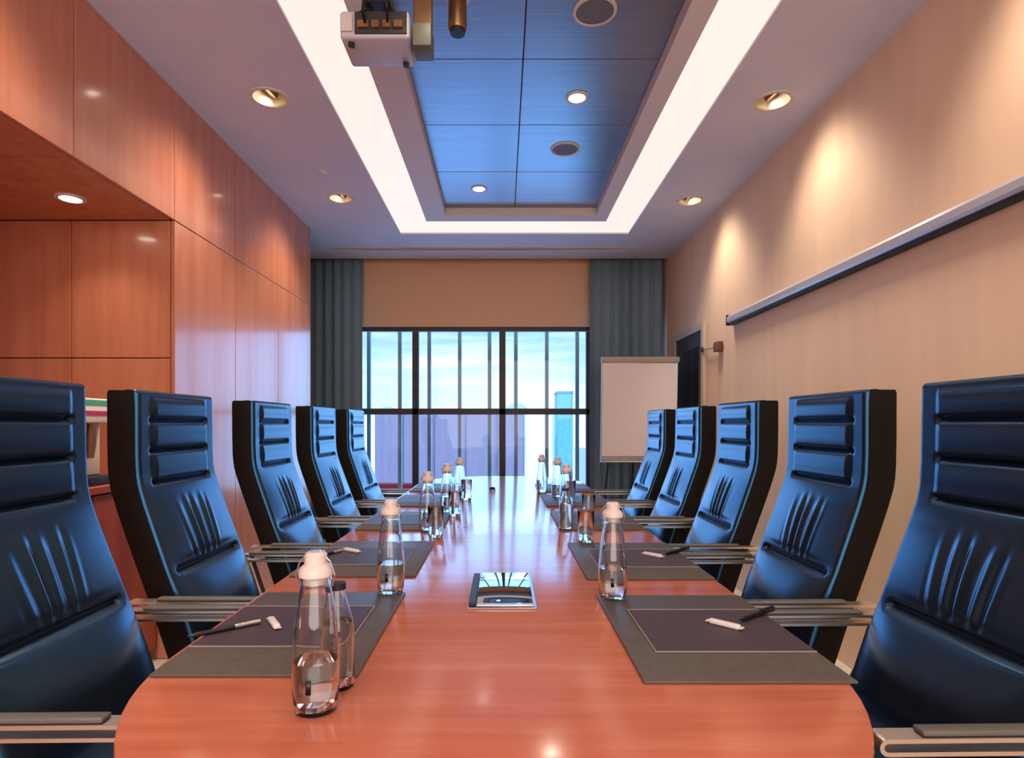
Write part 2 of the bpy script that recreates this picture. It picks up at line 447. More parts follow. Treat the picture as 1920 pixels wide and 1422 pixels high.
# ------------------------------------------------------------------ window, curtains, outside
wn = MB()
def fbar(x0, x1, z0, z1, d=.06): wn.box((x0, YW + .02, z0), (x1, YW + .02 + d, z1), .003, 1)
for x in (-.93, 0, .93): fbar(x - .034, x + .034, WZ0 + .05, WZ1 - .05)
fbar(WX0, WX0 + .06, WZ0, WZ1); fbar(WX1 - .06, WX1, WZ0, WZ1)
fbar(WX0, WX1, WZ1 - .045, WZ1); fbar(WX0, WX1, WZ0, WZ0 + .06)
fbar(WX0, WX1, 1.30, 1.365, .075)
win = struct(wn.build('window_1', M['frame'], smooth=0))
xs = [WX0 + .06, -.93, 0, .93, WX1 - .06]
for a, b in zip(xs, xs[1:]):
    for c, d in ((WZ0 + .06, 1.30), (1.365, WZ1 - .045)):
        MB().box((a + .035, YW + .045, c), (b - .035, YW + .051, d)).build('window_pane', M['pane'], win, 0)
struct(MB().box((WX0 - .05, YW - .10, WZ0 - .035), (WX1 + .05, YW - .001, WZ0), .006, 2).build('trim_1', M['doorframe']))

gr = thing('window_railing', 'row of slim blue grey upright bars just outside the window', 'railing', (0, 6.62, 0))
for x in (-1.84, -1.505, -1.156, -.824, -.481, -.145, .151, .5, .843, 1.17):
    MB().box((x - .021, -.02, .32), (x + .021, .02, 2.75), .004, 1).build('bar', M['grille'], gr)
for z in (.30, 2.75): MB().box((-2.3, -.025, z), (1.9, .025, z + .04), .004, 1).build('rail', M['grille'], gr)

def curtain(name, x0, x1, y, label, seed):
    rnd = random.Random(seed)
    n = 260; pts = []
    ph = rnd.random() * 6
    for i in range(n + 1):
        t = i / n; x = x0 + (x1 - x0) * t
        u = x * 2 * PI / .105 + ph + .9 * math.sin(x * 9 + seed)
        a = .032 * (.75 + .35 * math.sin(x * 13 + seed * 2))
        pts.append((x + .010 * math.sin(2 * u), y + a * math.sin(u)))
    mb = MB(); bm = mb.bm
    zs = [.03, .6, 1.2, 1.8, 2.4, 3.02]
    rows = []
    for z in zs:
        k = 1 - .25 * (z / 3)
        rows.append([bm.verts.new((p[0], y + (p[1] - y) * (1.15 - .2 * z / 3), z)) for p in pts])
    for a, b in zip(rows, rows[1:]):
        for i in range(n): bm.faces.new((a[i], a[i + 1], b[i + 1], b[i]))
    root = thing(name, label, 'curtain', (0, 0, 0), 0, 'grey window curtains')
    o = mb.build('curtain_fabric', M['curtain'], root, 180)
    s = o.modifiers.new('s', 'SOLIDIFY'); s.thickness = .004
    MB().tube((x0 - .02, y, 3.05), (x1 + .02, y, 3.05), .014).build('curtain_rod', M['alu'], root)
curtain('curtain', -2.42, -1.455, 6.10, 'grey pleated curtain hanging beside the end of the wood wall', 3)
curtain('curtain', .905, 1.665, 6.10, 'grey pleated curtain hanging behind the flip chart', 8)

# outside
def outmat(name, c1, c2, scale=(1, 1, 1), ns=1.0): return noise_color(mat(name, c1, .8), c1, c2, scale=scale, nscale=ns)
gb = thing('building', 'wide flat topped lavender grey building beyond the window', 'building', (-2.4, 28, -14))
MB().box((-3.7, 0, 0), (3.45, 6, 15.75), .05, 1).build('wall', outmat('lavender_render', (104, 108, 148), (116, 118, 158), (4, 4, .2), 1), gb, 0)
MB().box((-3.8, -.1, 15.76), (3.55, 6.1, 15.95), .03, 1).build('parapet', outmat('parapet_grey', (176, 180, 205), (186, 190, 214)), gb, 0)
for x in (-2.4, -.9, .6, 2.1):
    MB().box((x - .05, -.06, .3), (x + .05, -.001, 15.7)).build('facade_rib', outmat('rib_%d' % (x * 10), (94, 96, 136), (104, 104, 146)), gb, 0)
tb = thing('building', 'narrow tall blue glass tower seen at the curtain side of the window', 'building', (5.15, 48, -14))
MB().box((-.62, 0, 0), (.62, 3, 17.75)).build('wall', outmat('blue_glass_front', (70, 150, 205), (90, 170, 222), (1, 1, 6), 2), tb, 0)
MB().box((-.66, -.05, 17.76), (.66, 3.05, 17.95)).build('parapet', outmat('blue_coping', (60, 130, 170), (70, 140, 180)), tb, 0)
def white_block(label, x0, x1, y, top):
    t = thing('building', label, 'building', ((x0 + x1) / 2, y, -14)); h = (x1 - x0) / 2
    MB().box((-h, 0, 0), (h, 3, top + 14), .03, 1).build('wall', M['whiteout'], t, 0)
    MB().box((-h - .05, -.05, top + 14.01), (h + .05, 3.05, top + 14.2), .03, 1).build('parapet', M['whitecop'], t, 0)
M['whiteout'] = outmat('white_render', (240, 248, 248), (250, 253, 253)); M['whitecop'] = outmat('white_coping', (226, 238, 240), (232, 240, 244))
white_block('bright white building between the lavender block and the blue tower', 1.70, 3.40, 40, 2.1)
white_block('bright white building at the flip chart side of the window, beyond the blue tower', 6.5, 9.5, 56, 2.9)
white_block('bright white building at the wood wall side of the window', -9.6, -8.45, 40, 1.9)
rl = thing('roof_edge', 'low red edged ledge outside the lower corner of the window', 'ledge', (-1.32, 7.3, .345))
MB().box((-.75, -.1, .0), (.36, .1, .06), .01, 1).build('white_ledge', M['white'], rl)
MB().box((-.75, -.1, .061), (.36, .1, .115), .01, 1).build('red_band', M['red'], rl)
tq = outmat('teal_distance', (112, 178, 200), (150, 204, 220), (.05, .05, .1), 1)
hl = MB()
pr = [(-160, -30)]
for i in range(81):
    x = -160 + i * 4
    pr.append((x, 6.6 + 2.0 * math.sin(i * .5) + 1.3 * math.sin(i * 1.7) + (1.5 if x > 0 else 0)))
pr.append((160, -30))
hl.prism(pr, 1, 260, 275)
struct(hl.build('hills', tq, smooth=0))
struct(MB().box((-300, 8, -14.3), (300, 320, -14)).build('ground', outmat('city_ground', (170, 184, 190), (200, 210, 214), ns=.05), smooth=0))

# ------------------------------------------------------------------ conference table
HT = .74
def table_outline():
    hw = .632; pts = []
    y0, a = 1.15, .61; y1, b = 4.60, .56
    n = 36
    for k in range(n + 1):               # near end, right to left
        t = -PI / 2 + (k / n - .5) * PI
        pts.append((-hw * math.sin(t + PI / 2) * -1, y0 - a * math.cos(t + PI / 2)))
    left = []
    return hw, y0, a, y1, b
hw, y0, a_, y1, b_ = table_outline()
def outline(off=0.0):
    p = []; n = 40
    for k in range(n + 1):
        t = PI + PI * k / n
        p.append(((hw - off) * math.cos(t), y0 + (a_ - off) * math.sin(t)))
    for k in range(n + 1):
        t = PI * k / n
        p.append(((hw - off) * math.cos(t), y1 + (b_ - off) * math.sin(t)))
    return p
tb_ = thing('conference_table', 'long polished cherry wood conference table with rounded ends', 'table', (-.012, 0, 0))
mb = MB(); bm = mb.bm
levels = [(.006, HT - .036), (0, HT - .031), (0, HT - .004), (.0012, HT - .0012), (.004, HT)]
rows = [[bm.verts.new((x, y, z)) for (x, y) in outline(o)] for (o, z) in levels]
for u, v in zip(rows, rows[1:]):
    for k in range(len(u)): bm.faces.new((u[k], u[(k + 1) % len(u)], v[(k + 1) % len(u)], v[k]))
bm.faces.new(rows[0][::-1]); bm.faces.new(rows[-1])
mb.build('tabletop', M['table'], tb_, 30)
ap = MB()
ap.box((-.16, 1.0, .60), (.16, 4.6, .703), .004, 1)
ap.build('beam', M['tablebase'], tb_)
for y in (1.15, 2.85, 4.5):
    MB().box((-.19, y - .28, .0), (.19, y + .28, .599), .01, 2).build('pedestal', M['tablebase'], tb_)

# pop-up connection box in the middle of the table
cx = thing('table_box', 'black glossy connection box with mirror lid set in the middle of the table', 'connection box', (0.0, 1.55, HT))
MB().box((-.085, -.12, .0005), (.085, .19, .004), .001, 1).build('surround', M['silver'], cx)
lid_rot = Matrix.Rotation(R(1.0), 3, 'X')
MB().box((-.064, -.105, .008), (.076, .175, .013), .0015, 2, lid_rot).build('lid', M['blackgloss'], cx)
MB().box((-.083, -.11, .0045), (-.066, .18, .0125), .001, 1).build('side_gap', M['dark'], cx)
MB().box((-.064, -.1165, .0045), (.078, -.1065, .010), .002, 2).build('front_lip', M['silver'], cx)

# ------------------------------------------------------------------ chairs
def lerp(a, b, t): return a + (b - a) * t
def interp(tab, z):
    for (z0, v0), (z1, v1) in zip(tab, tab[1:]):
        if z0 <= z <= z1: return lerp(v0, v1, (z - z0) / (z1 - z0))
    return tab[0][1] if z < tab[0][0] else tab[-1][1]
FR = [(.44, -.062), (.50, -.083), (.62, -.122), (.74, -.166), (.85, -.207), (.95, -.243), (1.0, -.258), (1.04, -.265), (1.10, -.268), (1.30, -.270)]
HW = [(.44, .240), (.75, .238), (1.0, .231), (1.30, .228)]
ZTOP = 1.296
def gauss(x, s): return math.exp(-(x / s) ** 2)
def sstep(a, b, x):
    t = min(1, max(0, (x - a) / (b - a))); return t * t * (3 - 2 * t)
def cushion_disp(y, z):
    d = 0.0
    ay = abs(y)
    inset = 1 - sstep(.150, .172, ay)
    for zs in (1.205, 1.110, 1.012):
        d -= .013 * gauss(z - zs, .0065) * (1 - sstep(.165, .18, ay))
    for (za, zb) in ((1.205, 1.275), (1.110, 1.205), (1.012, 1.110)):
        if za < z < zb: d += .011 * math.sqrt(max(0, math.sin(PI * (z - za) / (zb - za)))) * inset
    # middle panel
    if .745 < z < 1.012:
        u = (z - .745) / .267
        d += .014 * math.sin(PI * u) ** .6 * (1 - (ay / .235) ** 2)
        wz = sstep(.02, .18, u) * (1 - sstep(.55, .85, u))
        spread = .8 + .35 * u
        wy = (1 - sstep(.05, .115, ay))
        q = y / spread
        d += wz * wy * (.0038 * math.sin(q * 2 * PI / .046 + .8 * math.sin(u * 3)) + .0012 * math.sin(q * 2 * PI / .031 + 2))
        d -= .004 * gauss(u - .08, .05) * (1 - (ay / .24) ** 2)
    d -= .020 * gauss(z - .745, .008) * (1 - sstep(.185, .21, ay))
    if .46 < z < .745:
        u = (z - .46) / .285
        d += .034 * math.sin(PI * min(1, u)) ** .7 * (1 - (ay / .236) ** 4)
    return d
def make_cushion():
    mb = MB(); bm = mb.bm
    zs = []
    z = .46
    while z < ZTOP - .02: zs.append(z); z += .0052
    zs += [ZTOP - .018, ZTOP - .013, ZTOP - .008, ZTOP - .004, ZTOP - .001, ZTOP]
    nu = 120
    front, back = [], []
    rr = .013
    for z in zs:
        w = interp(HW, z); x0 = interp(FR, z)
        top = max(0, z - (ZTOP - rr)); tx = rr - math.sqrt(max(0, rr * rr - top * top))
        row = []
        for k in range(nu + 1):
            s = -1 + 2 * k / nu
            s = math.copysign(abs(s) ** .92, s)
            y = s * w
            e = max(0, abs(y) - (w - rr)); ex = rr - math.sqrt(max(0, rr * rr - e * e))
            row.append(bm.verts.new((x0 - ex - tx + cushion_disp(y, z), y, z)))
        front.append(row)
        back.append((bm.verts.new((x0 - .04, -w, z)), bm.verts.new((x0 - .04, w, z))))
    for a, b in zip(front, front[1:]):
        for k in range(nu): bm.faces.new((a[k], a[k + 1], b[k + 1], b[k]))
    for i in range(len(zs) - 1):
        a, b = front[i], front[i + 1]; p, q = back[i], back[i + 1]
        bm.faces.new((p[0], a[0], b[0], q[0])); bm.faces.new((a[-1], p[1], q[1], b[-1])); bm.faces.new((p[1], p[0], q[0], q[1]))
    bm.faces.new([back[0][0], back[0][1]] + front[0][::-1]); bm.faces.new([back[-1][1], back[-1][0]] + front[-1])
    return mb
def make_shell():
    mb = MB(); bm = mb.bm
    rows = []
    zs = [.40, .46, .55, .65, .74, .85, .93, .97, 1.0, 1.03, 1.07, 1.15, 1.24, ZTOP - .012, ZTOP - .004, ZTOP - .002]
    for z in zs:
        w = interp(HW, z) + .003; x0 = interp(FR, max(z, .44)) - (0.0 if z > .44 else -.01)
        t0, t1 = -.0135, -.098
        if z > ZTOP - .01: t1 += .004 * (z - (ZTOP - .012)) / .01
        b = .012
        prof = [(t0, -w), (t1 + b, -w), (t1 + .003, -w + .004), (t1, -w + b), (t1, w - b), (t1 + .003, w - .004), (t1 + b, w), (t0, w)]
        rows.append([bm.verts.new((x0 + px, py, z)) for (px, py) in prof])
    for a, b in zip(rows, rows[1:]):
        for k in range(8): bm.faces.new((a[k], a[(k + 1) % 8], b[(k + 1) % 8], b[k]))
    bm.faces.new(rows[0][::-1]); bm.faces.new(rows[-1])
    return mb
def arm_path():
    p = [(-.15, .395), (-.203, .496), (-.248, .630), (-.252, .645), (-.249, .655), (-.241, .660), (-.226, .662), (.185, .662)]
    for k in range(1, 8):
        t = -PI / 2 + PI * k / 8
        p.append((.185 + .0105 * math.cos(t), .6725 + .0105 * math.sin(t)))
    p += [(.185, .683), (-.245, .683)]
    return p
def make_chair(label, loc, rz):
    t = thing('office_chair', label, 'chair', loc, rz, 'black leather high-back chairs round the table')
    make_cushion().build('backrest', M['leather'], t, 60)
    make_shell().build('back_shell', M['leather_side'], t, 40)
    st = MB().box((-.085, -.245, .425), (.27, .245, .525), .04, 5)
    st.build('seat', M['leather'], t, 60)
    MB().box((-.18, -.284, .385), (.20, .284, .423), .006, 2).build('seat_frame', M['plastic'], t)
    for s in (-1, 1):
        y = s * .303
        ar = MB().band(arm_path(), .007, 1, y - .018, y + .018).build('arm', M['chrome'], t, 50)
        MB().box((-.165, y - .014, .6868), (.125, y + .014, .696), .004, 3).build('arm_pad', M['armpad'], ar)
    MB().lathe([(0, .11), (.034, .11), (.034, .25), (.022, .255), (.022, .384), (0, .384)], n=24).build('gas_column', M['chrome'], t)
    for k in range(5):
        a = 2 * PI * k / 5 + .3
        dr = Vector((math.cos(a), math.sin(a), 0)); sd = Vector((-dr.y, dr.x, 0))
        mb = MB(); bm = mb.bm
        secs = []
        for (r_, w_, zt, zb) in ((.0, .030, .135, .075), (.12, .025, .122, .075), (.29, .016, .086, .064)):
            secs.append([bm.verts.new(dr * r_ + sd * w_ + Vector((0, 0, zb))), bm.verts.new(dr * r_ - sd * w_ + Vector((0, 0, zb))),
                         bm.verts.new(dr * r_ - sd * w_ * .7 + Vector((0, 0, zt))), bm.verts.new(dr * r_ + sd * w_ * .7 + Vector((0, 0, zt)))])
        for u, v in zip(secs, secs[1:]):
            for j in range(4): bm.faces.new((u[j], u[(j + 1) % 4], v[(j + 1) % 4], v[j]))
        bm.faces.new(secs[0][::-1]); bm.faces.new(secs[-1])
        lg = mb.build('base_leg', M['chrome'], t, 30)
        ca = MB(); c0 = dr * .275
        for s in (-1, 1):
            p = c0 + sd * s * .013 + Vector((0, 0, .029))
            ca.tube(p - sd * .009, p + sd * .009, .028, 18)
        ca.tube(c0 + Vector((0, 0, .03)), c0 + Vector((0, 0, .066)), .008)
        ca.build('caster', M['rubber'], lg)
    return t
ordw = ['first', 'second', 'third', 'fourth', 'fifth']
Llist = [(-.803, 1.30, 1), (-.820, 1.985, 0), (-.798, 2.75, 0), (-.782, 3.48, 0), (-.768, 4.19, 0)]
Rlist = [(.797, 1.262, -1), (.797, 1.955, -1), (.815, 2.735, 0), (.818, 3.47, 0), (.818, 4.18, 0)]
proto = None
for i, (x, y, yaw) in enumerate(Llist):
    lb = '%s black leather high-back chair from the camera on the wood-panelled wall side' % ordw[i]
    if proto is None: proto = make_chair(lb, (x, y, 0), R(yaw))
    else: dup(proto, (x, y, 0), R(yaw), lb)
for i, (x, y, yaw) in enumerate(Rlist):
    lb = '%s black leather high-back chair from the camera on the beige wall side' % ordw[i]
    dup(proto, (x, y, 0), PI - R(yaw), lb)

# ------------------------------------------------------------------ desk pads, pens
def make_pad(label, x, y, mirror, w=.372, l=.515):
    t = thing('desk_pad', label, 'desk pad', (x, y, HT), PI if mirror else 0, 'dark leather desk pads on the table')
    # local x runs from table middle (negative) to the chair (positive) for mirror=False -> beige side
    MB().box((-w / 2, -l / 2, .0004), (w / 2, l / 2, .006), .0025, 2).build('pad_base', M['pad'], t)
    il = l / 2 - .131; iw = w / 2
    inl = MB().box((-w / 2 + .058, -il, .0061), (iw - .004, il, .0085), .001, 1).build('inlay', M['padinner'], t)
    bd = MB()
    e = .0035
    bd.box((-w / 2 + .052, -il - .006, .0061), (iw - .004, -il - .001, .0092), .001, 1)
    bd.box((-w / 2 + .052, il + .001, .0061), (iw - .004, il + .006, .0092), .001, 1)
    bd.box((-w / 2 + .052, -il - .001, .0061), (-w / 2 + .057, il + .001, .0092), .001, 1)
    bd.build('inlay_edge', M['padedge'], t)
    return t
Lp = [1.30, 1.985, 2.75, 3.48, 4.20]; Rp = [1.273, 1.955, 2.76, 3.48, 4.18]
pads = {}
first = None
for side, ys in (('R', Rp), ('L', Lp)):
    for i, y in enumerate(ys):
        x = .431 if side == 'R' else -.443
        lb = '%s dark leather desk pad from the camera on the %s wall side' % (ordw[i], 'beige' if side == 'R' else 'wood-panelled')
        if first is None: first = make_pad(lb, x, y, False)
        else: dup(first, (x, y, HT), 0 if side == 'R' else PI, lb)
ZP = HT + .0086
def make_pen(label, loc, rz):
    t = thing('pen', label, 'pen', loc, rz, 'pens lying on the desk pads')
    rot = Matrix.Rotation(R(90), 3, 'Y')
    MB().lathe([(0, 0), (.0015, .0), (.0052, .014), (.0056, .09), (0, .09)], (-.015, 0, .0058), 16, rot).build('barrel', M['pen'], t)
    return t
# on the beige side: dark pen with a white sleeve of sugar/mint beside it; on the wood side a silver pen by a white clip
def pen_dark(lb, x, y, rz):
    t = thing('pen', lb, 'pen', (x, y, ZP), rz, 'pens lying on the desk pads')
    rot = Matrix.Rotation(R(90), 3, 'Y')
    MB().lathe([(0, 0), (.0014, .0), (.0052, .014), (.0056, .085), (0, .085)], (0, 0, .0058), 16, rot).build('barrel', M['pen'], t)
    MB().lathe([(0, .0), (.0064, .0), (.0064, .05), (.004, .054), (0, .054)], (.0852, 0, .0066), 16, rot).build('cap', M['pen'], t)
    MB().box((.09, -.0015, .0131), (.132, .0015, .0146)).build('clip', M['silver'], t)
def tag_white(lb, x, y, rz):
    t = thing('paper_stick', lb, 'paper stick', (x, y, ZP), rz, 'white paper sticks on the desk pads')
    MB().box((-.034, -.0075, .0002), (.034, .0075, .011), .004, 3).build('wrapper', M['white'], t)
    for s in (-1, 1): MB().box((s * .0375 - .003, -.0075, .004), (s * .0375 + .003, .0075, .006)).build('crimped_end', M['white'], t)
def W(px, py, z):      # table pixel to place
    dz = CAM - z
    Y = 1100 * dz / (py - 797)
    return ((px - 942) * Y / 1100, Y)
for (p1, p2, q1, q2, nm) in (((1330, 1168), (1388, 1182), (1386, 1170), (1450, 1148), 'first'), ((1205, 1040), (1243, 1047), (1246, 1043), (1292, 1032), 'second')):
    a = Vector(W(*p1, ZP)); b = Vector(W(*p2, ZP)); c = (a + b) / 2
    tag_white('white paper stick on the %s desk pad from the camera, beige wall side' % nm, c.x, c.y, math.atan2(b.y - a.y, b.x - a.x))
    a = Vector(W(*q1, ZP)); b = Vector(W(*q2, ZP))
    d = (b - a).normalized()
    pen_dark('black pen on the %s desk pad from the camera, beige wall side' % nm, a.x + .006 * d.x, a.y + .006 * d.y + .004, math.atan2(d.y, d.x))
def pen_silver(lb, a, b):
    a = Vector(W(*a, ZP)); b = Vector(W(*b, ZP)); d = b - a
    t = thing('pen', lb, 'pen', (a.x, a.y, ZP), math.atan2(d.y, d.x), 'pens lying on the desk pads')
    rot = Matrix.Rotation(R(90), 3, 'Y'); ln = d.length
    MB().lathe([(0, 0), (.0012, .0), (.0048, .016), (.0052, ln * .62), (0, ln * .62)], (0, 0, .0056), 16, rot).build('barrel', M['pen'], t)
    MB().lathe([(0, 0), (.0056, .0), (.0056, ln * .36), (0, ln * .37)], (ln * .621, 0, .0058), 16, rot).build('cap', M['silver'], t)
pen_silver('silver and black pen on the first desk pad from the camera, wood wall side', (352, 1199), (490, 1170))
pen_silver('silver and black pen on the second desk pad from the camera, wood wall side', (598, 1046), (640, 1036))
for (p1, p2, nm) in (((494, 1160), (513, 1186), 'first'), ((641, 1033), (664, 1037), 'second')):
    a = Vector(W(*p1, ZP)); b = Vector(W(*p2, ZP)); c = (a + b) / 2
    tag_white('white paper stick on the %s desk pad from the camera, wood wall side' % nm, c.x + .012, c.y, math.atan2(b.y - a.y, b.x - a.x))

# ------------------------------------------------------------------ bottles and glasses
GR = 'tall water bottles on the table'
def make_bottle(label, x, y):
    t = thing('water_bottle', label, 'bottle', (x, y, HT), 0, GR)
    out = [(0, 0), (.029, 0), (.032, .003), (.0345, .02), (.0368, .045), (.037, .065), (.0358, .095), (.0325, .13), (.0275, .17), (.0235, .195), (.0222, .204), (.0245, .207), (.0245, .212)]
    inn = [(.0205, .212), (.0195, .203), (.021, .194), (.025, .169), (.030, .129), (.0333, .095), (.0345, .065), (.0343, .045), (.032, .02), (.028, .009), (0, .008)]
    MB().lathe(out + inn, n=40).build('glass_body', M['glass'], t, 60)
    wt = [(0, .0085), (.0276, .0095), (.0316, .0205), (.0339, .045), (.0341, .065), (.0337, .082), (0, .082)]
    MB().lathe(wt, n=40).build('water', M['water'], t, 60)
    sp = MB().lathe([(0, .2005), (.0185, .2005), (.0188, .2125), (.0262, .2128), (.0266, .222), (.022, .228), (.0175, .232), (.0172, .246), (.013, .2505), (0, .2515)], n=32).build('stopper', M['ceramic'], t, 40)
    wr = MB()
    for s in (-1, 1):
        wr.wire([(s * .0262, 0, .196), (s * .031, -.004, .214), (s * .024, -.004, .235), (s * .006, 0, .2525)], .0012, 6)
    wr.build('wire_bail', M['silver'], sp)
    mb = MB(); bm = mb.bm
    prev = None
    for k in range(7):
        a = -PI / 2 - .11 + .22 * k / 6
        cur = [bm.verts.new((r_ * math.cos(a), r_ * math.sin(a), z)) for r_ in (.0375,) for z in (.040, .062)]
        if prev: bm.faces.new((prev[0], cur[0], cur[1], prev[1]))
        prev = cur
    o = mb.build('emblem', M['pen'], t, 60)
    s = o.modifiers.new('s', 'SOLIDIFY'); s.thickness = .0004
    return t
bt = make_bottle('tall clear water bottle nearest the camera, at the corner of the first desk pad', -.294, .925)
for (x, y, lb) in [(-.298, 1.565, 'tall clear water bottle beside the second desk pad on the wood wall side'),
                   (.285, 1.515, 'tall clear water bottle beside the second desk pad on the beige wall side'),
                   (-.318, 2.50, 'tall clear water bottle third from the camera on the wood wall side'),
                   (-.284, 3.02, 'tall clear water bottle fourth from the camera on the wood wall side'),
                   (-.262, 3.60, 'tall clear water bottle farthest from the camera on the wood wall side'),
                   (.325, 2.98, 'tall clear water bottle by the third desk pad on the beige wall side'),
                   (.262, 3.92, 'tall clear water bottle at the window end, nearer the table middle, beige wall side'),
                   (.340, 3.62, 'tall clear water bottle just this side of the last one, beige wall side')]:
    dup(bt, (x, y, HT), random.uniform(-.3, .3), lb)
def make_small(label, x, y):
    t = thing('soda_bottle', label, 'bottle', (x, y, HT), 0, 'small soda bottles on the table')
    out = [(0, 0), (.026, 0), (.0288, .003), (.029, .02), (.029, .09), (.026, .115), (.017, .145), (.0125, .165), (.0125, .174)]
    inn = [(.0105, .174), (.0105, .165), (.015, .145), (.0238, .115), (.0268, .09), (.0268, .02), (.024, .007), (0, .006)]
    MB().lathe(out + inn, n=32).build('glass_body', M['glass'], t, 60)
    MB().lathe([(0, .0065), (.0236, .0075), (.0264, .0205), (.0264, .09), (.024, .112), (0, .112)], n=32).build('water', M['water'], t, 60)
    MB().lathe([(.0128, .167), (.0145, .168), (.0142, .178), (0, .179), (0, .1745), (.0128, .1745), (.0128, .167)], n=24).build('crown_cap', M['dark'], t)
    return t
sb = make_small('small clear soda bottle tucked behind the nearest tall bottle', -.284, 1.01)
dup(sb, (.272, 2.52, HT), 0, 'small clear soda bottle by the tumbler on the beige wall side')
def make_tumbler(label, x, y):
    t = thing('tumbler', label, 'glass', (x, y, HT), 0, 'clear glass tumblers on the table')
    MB().lathe([(0, 0), (.026, 0), (.028, .002), (.0325, .12), (.0318, .1215), (.0308, .12), (.0265, .012), (0, .010)], n=36).build('glass_cup', M['glass'], t, 60)
    return t
tm = make_tumbler('clear tumbler nearest the camera on the beige wall side', .318, 2.24)
for (x, y, lb) in [(-.268, 2.36, 'clear tumbler nearest the camera on the wood wall side'),
                   (-.235, 2.90, 'clear tumbler beside the fourth tall bottle on the wood wall side'),
                   (-.215, 3.52, 'clear tumbler beside the farthest tall bottle on the wood wall side'),
                   (.405, 2.76, 'clear tumbler beyond the small soda bottle, closer to the chairs'),
                   (.395, 3.42, 'clear tumbler by the fourth desk pad on the beige wall side')]:
    dup(tm, (x, y, HT), 0, lb)
mc = thing('table_microphone', 'tiny black round puck at the far end of the bare table middle', 'microphone', (-.07, 4.05, HT))
MB().lathe([(0, .0005), (.02, .0005), (.021, .01), (.015, .02), (0, .021)], n=24).build('body', M['plastic'], mc)
MB().lathe([(.0205, .0005), (.026, .0005), (.024, .004), (.0212, .0045), (.0205, .0005)], n=24).build('base_ring', M['silver'], mc)

# ------------------------------------------------------------------ flip chart
fc = thing('flip_chart', 'flip chart stand with blank pinkish white sheet in front of the far curtain', 'flip chart', (1.235, 5.25, 0))
tilt = Matrix.Rotation(R(4), 3, 'X')
piv = (0, 0, 1.8)
MB().box((-.345, .012, .86), (.345, .03, 1.79), .004, 1, tilt, piv).build('board', M['alu'], fc)
pm = MB(); bm = pm.bm
prv = None
MB().box((-.335, -.004, .905), (.335, .011, 1.745), .001, 1, tilt, piv).build('paper_pad', M['paper'], fc)
MB().box((-.35, -.012, 1.748), (.35, .03, 1.80), .006, 2, tilt, piv).build('clamp_bar', M['doorframe'], fc)
MB().box((-.345, .0, .845), (.345, .035, .859), .004, 1, tilt, piv).build('pen_tray', M['alu'], fc)
for (a, b) in (((-.20, .075, 1.70), (-.34, .155, 0.0)), ((.20, .075, 1.70), (.34, .155, 0.0)), ((0, .085, 1.70), (0, .50, 0.0))):
    lg = MB().tube((a[0], a[1], a[2]), (b[0], b[1], b[2] + .02), .013).build('leg', M['dark'], fc)
    MB().lathe([(0, 0), (.018, 0), (.016, .03), (0, .03)], (b[0], b[1], 0), 16).build('foot', M['rubber'], lg)

# ------------------------------------------------------------------ beige wall: rail, door, bracket
rail = thing('wall_rail', 'long grey metal rail fixed along the beige wall', 'rail', (XR, 0, 1.965))
MB().prism([(-.002, -.030), (-.050, -.030), (-.056, -.018), (-.056, .010), (-.044, .026), (-.002, .030)], 1, -1.2, 4.30).build('rail_profile', M['alu'], rail, 0)
MB().box((-.040, -1.2, -.044), (-.006, 4.30, -.0305)).build('shadow_strip', M['dark'], rail, 0)  # dark strip standing in for the shadow under the rail
MB().box((-.058, 4.3005, -.046), (-.001, 4.312, .032), .002, 1).build('end_cap', M['dark'], rail)

dr = MB()
DY0, DY1, DZ = 4.93, 5.66, 1.99
dr.box((XR - .035, DY0 - .06, 0), (XR - .001, DY0, DZ + .06), .003, 1).box((XR - .035, DY1, 0), (XR - .001, DY1 + .06, DZ + .06), .003, 1)
dr.box((XR - .035, DY0, DZ), (XR - .001, DY1, DZ + .06), .003, 1)
door = struct(dr.build('door_1', M['doorframe']))
MB().box((XR - .022, DY0 + .002, .01), (XR - .002, DY1 - .002, DZ - .002)).build('door_leaf', M['frame'], door, 0)
MB().box((XR - .027, DY0 + .09, .2), (XR - .0225, DY1 - .09, DZ - .13)).build('door_glass', M['darkglass'], door, 0)
hd = MB().tube((XR - .07, DY0 + .05, .95), (XR - .07, DY0 + .05, 1.25), .010)
for z in (.98, 1.22): hd.tube((XR - .07, DY0 + .05, z), (XR - .021, DY0 + .05, z), .007)
hd.build('door_handle', M['chrome'], door)

wbk = thing('wall_bracket', 'small dark bracket with a thin rod on the beige wall beside the door', 'bracket', (XR, 4.56, 1.80))
MB().box((-.05, -.05, -.04), (-.001, .04, .035), .008, 2).build('wall_plate', M['brown'], wbk)
MB().tube((-.03, .041, .0), (-.03, .315, .015), .007).build('rod', M['alu'], wbk)
MB().box((-.045, .295, -.005), (-.036, .335, .035), .002, 1).build('rod_end', M['dark'], wbk)

